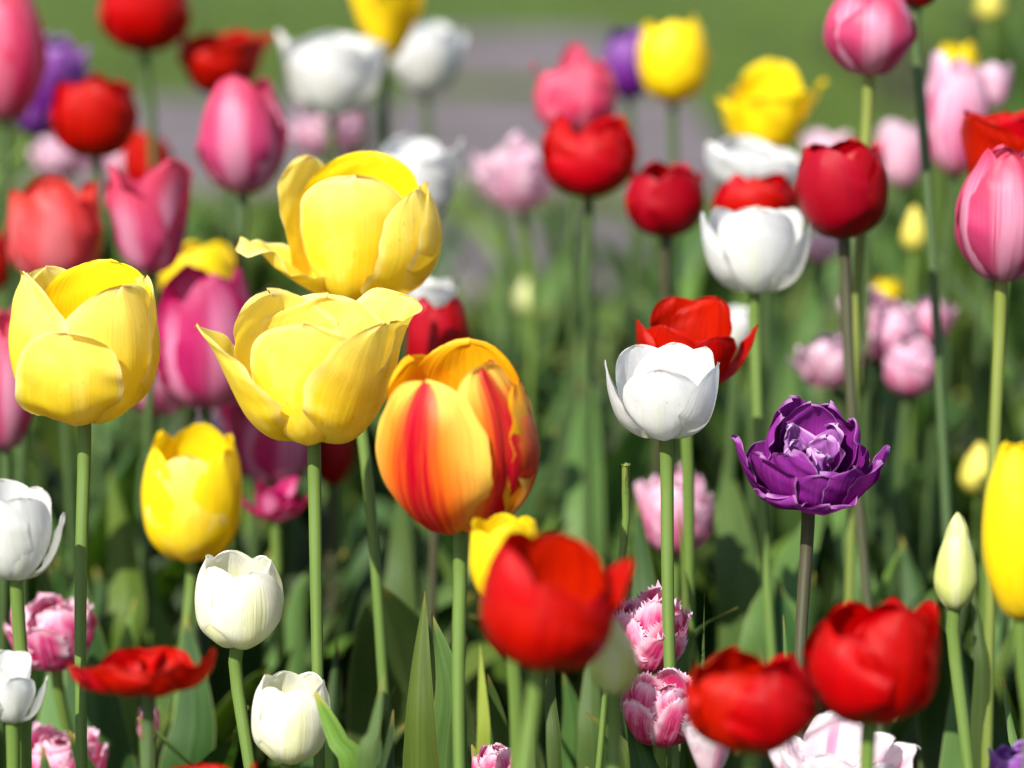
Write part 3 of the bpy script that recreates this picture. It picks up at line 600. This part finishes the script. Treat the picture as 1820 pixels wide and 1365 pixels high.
CUSTOM = {
 'large yellow tulip with a torn': [D(az=172, zs=1.0, rs=.62, W=.95, prof='cup', p=2.8), D(az=-78, zs=.62, rs=1.0, W=.55, prof='goblet', p=2.8), D(az=-130, zs=.7, rs=.8, W=.6, prof='goblet'), D(az=82, zs=.82, rs=1.0, W=.34, prof='vee'), D(az=-12, zs=.66, rs=.72, W=.9, prof='goblet'), D(az=50, zs=.72, rs=.78, W=.7, prof='goblet')],
 'large white tulip with a pointed': [D(az=-76, zs=1.02, rs=.97, W=.46, prof='goblet', p=1.9), D(az=4, zs=.90, rs=.86, W=1.0, prof='bowl'), D(az=80, zs=.88, rs=.98, W=.7, prof='bowl'), D(az=178, zs=.96, rs=.8, W=1.0, prof='bowl'), D(az=-135, zs=.86, rs=.9, W=.8, prof='bowl'), D(az=130, zs=.92, rs=.85, W=.8, prof='bowl')],
 'white tulip showing behind the tall': [D(az=-80, zs=.84, rs=1.0, W=.5, prof='goblet'), D(az=84, zs=1.0, rs=.9, W=.62, prof='goblet', p=2.8), D(az=10, zs=.8, rs=.85, W=1.0, prof='bowl'), D(az=-170, zs=1.0, rs=.7, W=.95, prof='bowl'), D(az=-40, zs=.85, rs=.85, W=.9, prof='bowl'), D(az=60, zs=.9, rs=.85, W=.7, prof='goblet')],
 'broad rose tulip': [D(az=180, zs=1.08, rs=.5, W=.5, prof='cup', p=2.0), D(az=-84, zs=.86, rs=1.0, W=.5, prof='goblet'), D(az=70, zs=.86, rs=.98, W=.9, prof='barrel'), D(az=12, zs=.92, rs=.95, W=1.0, prof='barrel', p=2.0), D(az=-40, zs=.80, rs=.95, W=.8, prof='barrel'), D(az=130, zs=.86, rs=.9, W=.9, prof='barrel')],
 'wide white tulip between': [D(az=-70, zs=1.0, rs=.98, W=.7, prof='bowl'), D(az=70, zs=.78, rs=1.0, W=.7, prof='bowl'), D(az=-20, zs=.95, rs=.85, W=.75, prof='bowl'), D(az=28, zs=.7, rs=.85, W=.7, prof='bowl'), D(az=160, zs=.8, rs=.8, W=.9, prof='bowl'), D(az=-150, zs=1.0, rs=.8, W=.9, prof='bowl')],
}
for (lab, m, px, py, wp, hp, d, pf, rt, g) in B:
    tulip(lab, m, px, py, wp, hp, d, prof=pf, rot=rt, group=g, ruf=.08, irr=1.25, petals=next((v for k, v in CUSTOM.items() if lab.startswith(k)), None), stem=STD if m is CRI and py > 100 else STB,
          foot=(1655, 420) if 'long dark stem' in lab else None)
tulip('violet double tulip leaning over behind the red one', VIO, 52, 240, 128, 178, 1.98, group=GU, lean=(24, 0), layers=[(5, .9, .9, 'bowl', .7, 0), (5, .7, 1, 'barrel', .7, 30)], ruf=.08)
tulip('pale lilac double tulip under the round red one', LIL, 115, 312, 130, 82, 2.1, group=GP, layers=LL, ruf=.1)
tulip('second pale lilac double tulip behind the streaked pink one', LIL, 215, 325, 80, 78, 2.12, group=GP, layers=LL, ruf=.1)
tulip('pale pink double tulip right of the egg shaped pink one', LIL, 572, 272, 130, 85, 2.05, group=GP, layers=LL, ruf=.1)
tulip('pale pink double tulip low left of the two reds by the path', LIL, 928, 372, 132, 122, 1.90, group=GP, layers=LL, ruf=.1, lean=(-6, -8))
tulip('crimson and pink petals of a spent tulip beside the yellow stem', MAG, 490, 926, 124, 80, 1.56, group=GP, layers=[(4, 1, .6, 'flat', .5, 20), (3, .6, 1, 'open', .6, 0)], ruf=.06)
tulip('pale pink double tulip below the magenta one', LIL, 392, 790, 90, 66, 1.8, group=GP, layers=LL, ruf=.1)
for lab, m, px, py, wp, hp, d, ly, ln in (
  ('pale pink ruffled tulip lowest in the cluster behind the dark red stem', LIL, 1482, 685, 130, 100, 1.68, LL, (-14, -6)),
  ('rose centred pink tulip highest in the ruffled cluster under a small yellow one', PKL, 1564, 640, 150, 118, 1.72, FL, (0, -10)),
  ('pale pink ruffled tulip with creamy foot in the cluster under the rose centred one', PKL, 1614, 702, 102, 102, 1.66, FL, (5, -4)),
  ('small pink ruffled tulip at the outer side of the cluster', PKL, 1642, 614, 74, 92, 1.75, FL, (16, 0)),
  ('pink ruffled tulip between the wide yellow tulip and the magenta one', PKL, 430, 760, 120, 120, 1.74, FL, (4, -5)),
  ('white and magenta tulip right beside the large yellow one', PKL, 272, 735, 150, 150, 1.66, LL, (8, -4)),
  ('pale pink tulip behind the dark red bloom by the white ones', LIL, 618, 268, 70, 90, 2.1, LL, (0, 0)),
  ('lilac pink tulip tucked between the paving and the round red tulip', LIL, 880, 348, 70, 80, 2.0, LL, (-10, -4))):
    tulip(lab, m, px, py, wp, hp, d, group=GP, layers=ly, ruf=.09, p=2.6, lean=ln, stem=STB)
tulip('dark pink tulip cut by the edge below the coral one', PNK, 40, 700, 110, 170, 1.62, group=GP, prof='goblet', rot=10, irr=1, stem=STB)
tulip('magenta and cream petals opening beside the wide yellow tulip stem', MAG, 455, 810, 130, 150, 1.68, group=GP, prof='goblet', rot=40, irr=1.4, stem=STB)
for lab, px, py, wp, hp, d in (('small yellow bud left of the pink tulip at the right edge', 1624, 447, 46, 80, 1.82), ('pale yellow bud near the top right corner', 1758, 36, 46, 62, 2.3),
                               ('faint greenish bud among the leaves', 936, 556, 38, 60, 2.4), ('pale yellow bud beyond the yellow tulip at the right edge', 1740, 880, 70, 95, 1.7)):
    tulip(lab, BUD if 'greenish' in lab else BUY, px, py, wp, hp, d, prof='bud', W=1.25, ruf=.01, group=GB, cat='tulip bud', sr=.0024)

# ------------------------------------------------------------------ single big leaves in and near focus
pleaf('broad dark leaf in shade left of the upright pale one', [(738, 1400, 1.47), (722, 1240, 1.45), (675, 1040, 1.40)], 240, LFG, face=.12, fold=(.9, .35, .2), wmax=.62, p=2.2)
pleaf('upright bright leaf with a narrow tip beside the orange tulip stem', [(742, 1365, 1.25), (745, 1200, 1.25), (756, 1045, 1.26)], 135, LFB, face=-.35, fold=(1.4, 1.0, .7), wmax=.45)
pleaf('green leaf curving right behind the upright bright one', [(790, 1400, 1.30), (800, 1230, 1.29), (765, 1085, 1.29)], 140, LFG, face=.3, fold=(1.0, .5, .2), wmax=.5)
pleaf('broad pale leaf under the low ivory tulip', [(640, 1420, 1.2), (600, 1310, 1.2), (560, 1230, 1.22)], 150, LFB, face=.5, fold=(.8, .3, .2))
pleaf('short leaf before the broad dark one', [(645, 1400, 1.14), (662, 1310, 1.14), (682, 1195, 1.15)], 100, LFG, face=-.2, fold=(1.1, .7, .5))
pleaf('yellow tipped leaf behind the orange tulip stem', [(862, 1365, 1.36), (858, 1250, 1.36), (852, 1140, 1.37)], 62, LFY, face=.1, fold=(1.1, .4, .2))
pleaf('folded leaf with a fresh tip right of the orange tulip stem', [(890, 1365, 1.34), (880, 1260, 1.33), (866, 1195, 1.32)], 120, LFG, face=-.3, fold=(1.3, 1.0, .7))
pleaf('pale leaf with a browned edge beside the red tulip stem', [(920, 1365, 1.35), (922, 1260, 1.35), (905, 1190, 1.37)], 80, LFG, face=.5, fold=(1.0, .6, .3))
pleaf('long strap leaf right of the red tulip stem', [(985, 1365, 1.27), (978, 1230, 1.28), (985, 1100, 1.31)], 56, LFG, face=.1, fold=(1.2, .8, .5))
pleaf('second strap leaf behind the red tulip stem', [(1055, 1365, 1.4), (1050, 1260, 1.4), (1060, 1080, 1.42)], 90, LFG, face=.2, fold=(1.2, .6, .4))
pleaf('leaf with a yellow edge under the plump green bud', [(1120, 1400, 1.3), (1090, 1310, 1.3), (1040, 1265, 1.3)], 110, LFB, face=.2, fold=(1.0, .4, .2))
pleaf('narrow upright leaf before the twisted one', [(1252, 1330, 1.27), (1250, 1190, 1.28), (1252, 1055, 1.29)], 26, LFG, face=.4, fold=(1.2, .8, .6))
pleaf('twisted glaucous leaf pointing right beside the fringed tulip', [(1205, 1290, 1.36), (1215, 1170, 1.36), (1250, 1115, 1.36), (1312, 1080, 1.35)], 74, LFG, face=.2, fold=(1.1, .5, .3), twist=.6)
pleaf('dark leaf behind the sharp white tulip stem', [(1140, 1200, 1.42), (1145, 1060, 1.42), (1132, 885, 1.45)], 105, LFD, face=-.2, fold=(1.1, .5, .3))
pleaf('slim bright leaf right of the white tulip stem', [(1215, 1200, 1.37), (1218, 1060, 1.37), (1205, 900, 1.4)], 30, LFB, face=.1, fold=(1.2, .7, .5))
pleaf('narrow leaf tip rising between the two red tulips', [(1395, 1330, 1.3), (1398, 1210, 1.3), (1392, 1092, 1.32)], 34, LFG, face=.2, fold=(1.2, .8, .5))
pleaf('wide leaf under the purple tulip', [(1330, 1180, 1.6), (1310, 1000, 1.6), (1290, 800, 1.65)], 145, LFG, face=.1, fold=(1.1, .7, .4))
pleaf('wide pale leaf left of the purple tulip stem', [(1360, 1180, 1.5), (1400, 1040, 1.52), (1470, 870, 1.6)], 130, LFG, face=.35, fold=(1.0, .5, .3))
pleaf('leaf spreading right of the purple tulip stem', [(1530, 1180, 1.6), (1520, 1010, 1.6), (1470, 850, 1.65)], 110, LFG, face=-.2, fold=(1.1, .6, .4))
pleaf('bright slanting leaf beyond the purple tulip', [(1545, 1120, 1.55), (1570, 1040, 1.55), (1612, 955, 1.55)], 46, LFB, face=.2, fold=(1.1, .7, .5))
pleaf('large dark leaf in shadow under the yellow green bud', [(1735, 1420, 1.46), (1705, 1260, 1.45), (1635, 1085, 1.40)], 250, LFD, face=.2, fold=(1.0, .5, .3))  # its shadow is part of the darkened leaf colour
pleaf('bright leaf behind the yellow green bud', [(1745, 1250, 1.36), (1740, 1130, 1.36), (1720, 985, 1.38)], 62, LFG, face=.1, fold=(1.1, .6, .4))
pleaf('pale pointed leaf above the corner purple tulip', [(1815, 1400, 1.26), (1800, 1310, 1.26), (1780, 1205, 1.27)], 62, LFG, face=.1, fold=(1.1, .5, .3))
pleaf('leaf bending left at the right edge', [(1770, 1250, 1.5), (1790, 1150, 1.5), (1825, 1080, 1.5)], 60, LFB, face=.3, fold=(1.1, .6, .4))
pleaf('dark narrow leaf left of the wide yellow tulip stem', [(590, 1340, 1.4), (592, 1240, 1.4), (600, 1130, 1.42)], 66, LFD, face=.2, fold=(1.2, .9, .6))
pleaf('upright leaf behind the tall yellow tulip stem', [(715, 1200, 1.6), (712, 1000, 1.6), (715, 850, 1.65)], 90, LFG, face=.1, fold=(1.2, .6, .4))
pleaf('green leaf behind the smaller yellow tulip', [(215, 1200, 1.6), (225, 1050, 1.6), (195, 820, 1.68)], 95, LFB, face=.1, fold=(1.2, .6, .4))

pleaf('broad green leaf filling the gap below the plump bud', [(1010, 1420, 1.42), (1020, 1290, 1.41), (1000, 1190, 1.40)], 130, LFG, face=.2, fold=(1.0, .4, .2))
pleaf('grey green leaf behind the striped white and pink flower', [(1400, 1400, 1.4), (1385, 1300, 1.4), (1350, 1150, 1.42)], 130, LFG, face=-.15, fold=(1.0, .4, .2))
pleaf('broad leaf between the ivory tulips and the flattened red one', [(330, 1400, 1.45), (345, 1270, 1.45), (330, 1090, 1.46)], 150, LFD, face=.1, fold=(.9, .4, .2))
pleaf('arching green leaf behind the upper ivory tulip', [(520, 1250, 1.6), (530, 1060, 1.6), (585, 985, 1.6)], 90, LFG, face=.2, fold=(1.1, .6, .3))
pleaf('green leaf standing behind the flattened red tulip', [(215, 1400, 1.5), (215, 1260, 1.5), (240, 1060, 1.52)], 120, LFB, face=.15, fold=(1.0, .5, .3))
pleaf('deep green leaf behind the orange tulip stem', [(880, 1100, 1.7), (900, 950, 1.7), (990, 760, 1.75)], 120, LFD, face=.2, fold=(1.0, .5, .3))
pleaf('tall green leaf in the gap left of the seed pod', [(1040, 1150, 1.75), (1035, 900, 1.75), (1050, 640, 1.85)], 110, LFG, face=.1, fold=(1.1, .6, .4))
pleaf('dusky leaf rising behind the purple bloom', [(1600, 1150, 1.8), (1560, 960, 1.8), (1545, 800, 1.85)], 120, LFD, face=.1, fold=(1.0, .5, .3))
# ------------------------------------------------------------------ leaf plants filling the bed
rg = random.Random(21); count = 0; tries = 0; placed = []
while count < 230 and tries < 5000:
    tries += 1
    y = 1.30+(rg.random()**.85)*2.05; x = rg.uniform(-.20, .20)*(y*1.0+.15)
    right = False
    if count > 188:
        y = rg.uniform(3.2, 7.0); x = rg.uniform(.16, .20)*y+rg.uniform(-.02, .1); right = True
        if x < 1.03 and y > 3.4: continue
    px = 910+x/(y*1.02)/K
    if 1590 < px < 1730 and y < 2.7: continue
    if 690 < px < 980 and y > 3.0 and not right: continue
    if any((x-a)**2+(y-b)**2 < .0030 for a, b in placed): continue
    placed.append((x, y)); count += 1
    root = empty('leaf_plant', (x, y, 0.008))
    zone = (('tuft of green tulip leaves in the side bed running along the lawn', 'leaf plants of the side bed') if right else
            ('tuft of broad green tulip leaves among the stems at the front of the bed', 'leaf plants at the front of the bed') if y < 1.7 else
            ('tuft of green tulip leaves in the middle of the bed behind the orange tulip', 'leaf plants in the middle of the bed') if y < 2.5 else
            ('tuft of green tulip leaves at the back of the bed by the paving', 'leaf plants at the back of the bed'))
    tagset(root, zone[0], 'leaf plant', zone[1])
    hmax = .40 if y > 1.6 else .34
    for k in range(rg.choice((3, 4, 5))):
        leaf(root, Vector((rg.uniform(-.01, .01), rg.uniform(-.01, .01), -.01)), rg.uniform(0, 6.28), rg.uniform(.62, 1.0)*hmax, rg.uniform(.034, .072), rg.uniform(1.25, 1.5), rg.uniform(-.1, 1.15), rg.choice(LEAFM), 5000+tries*5+k)
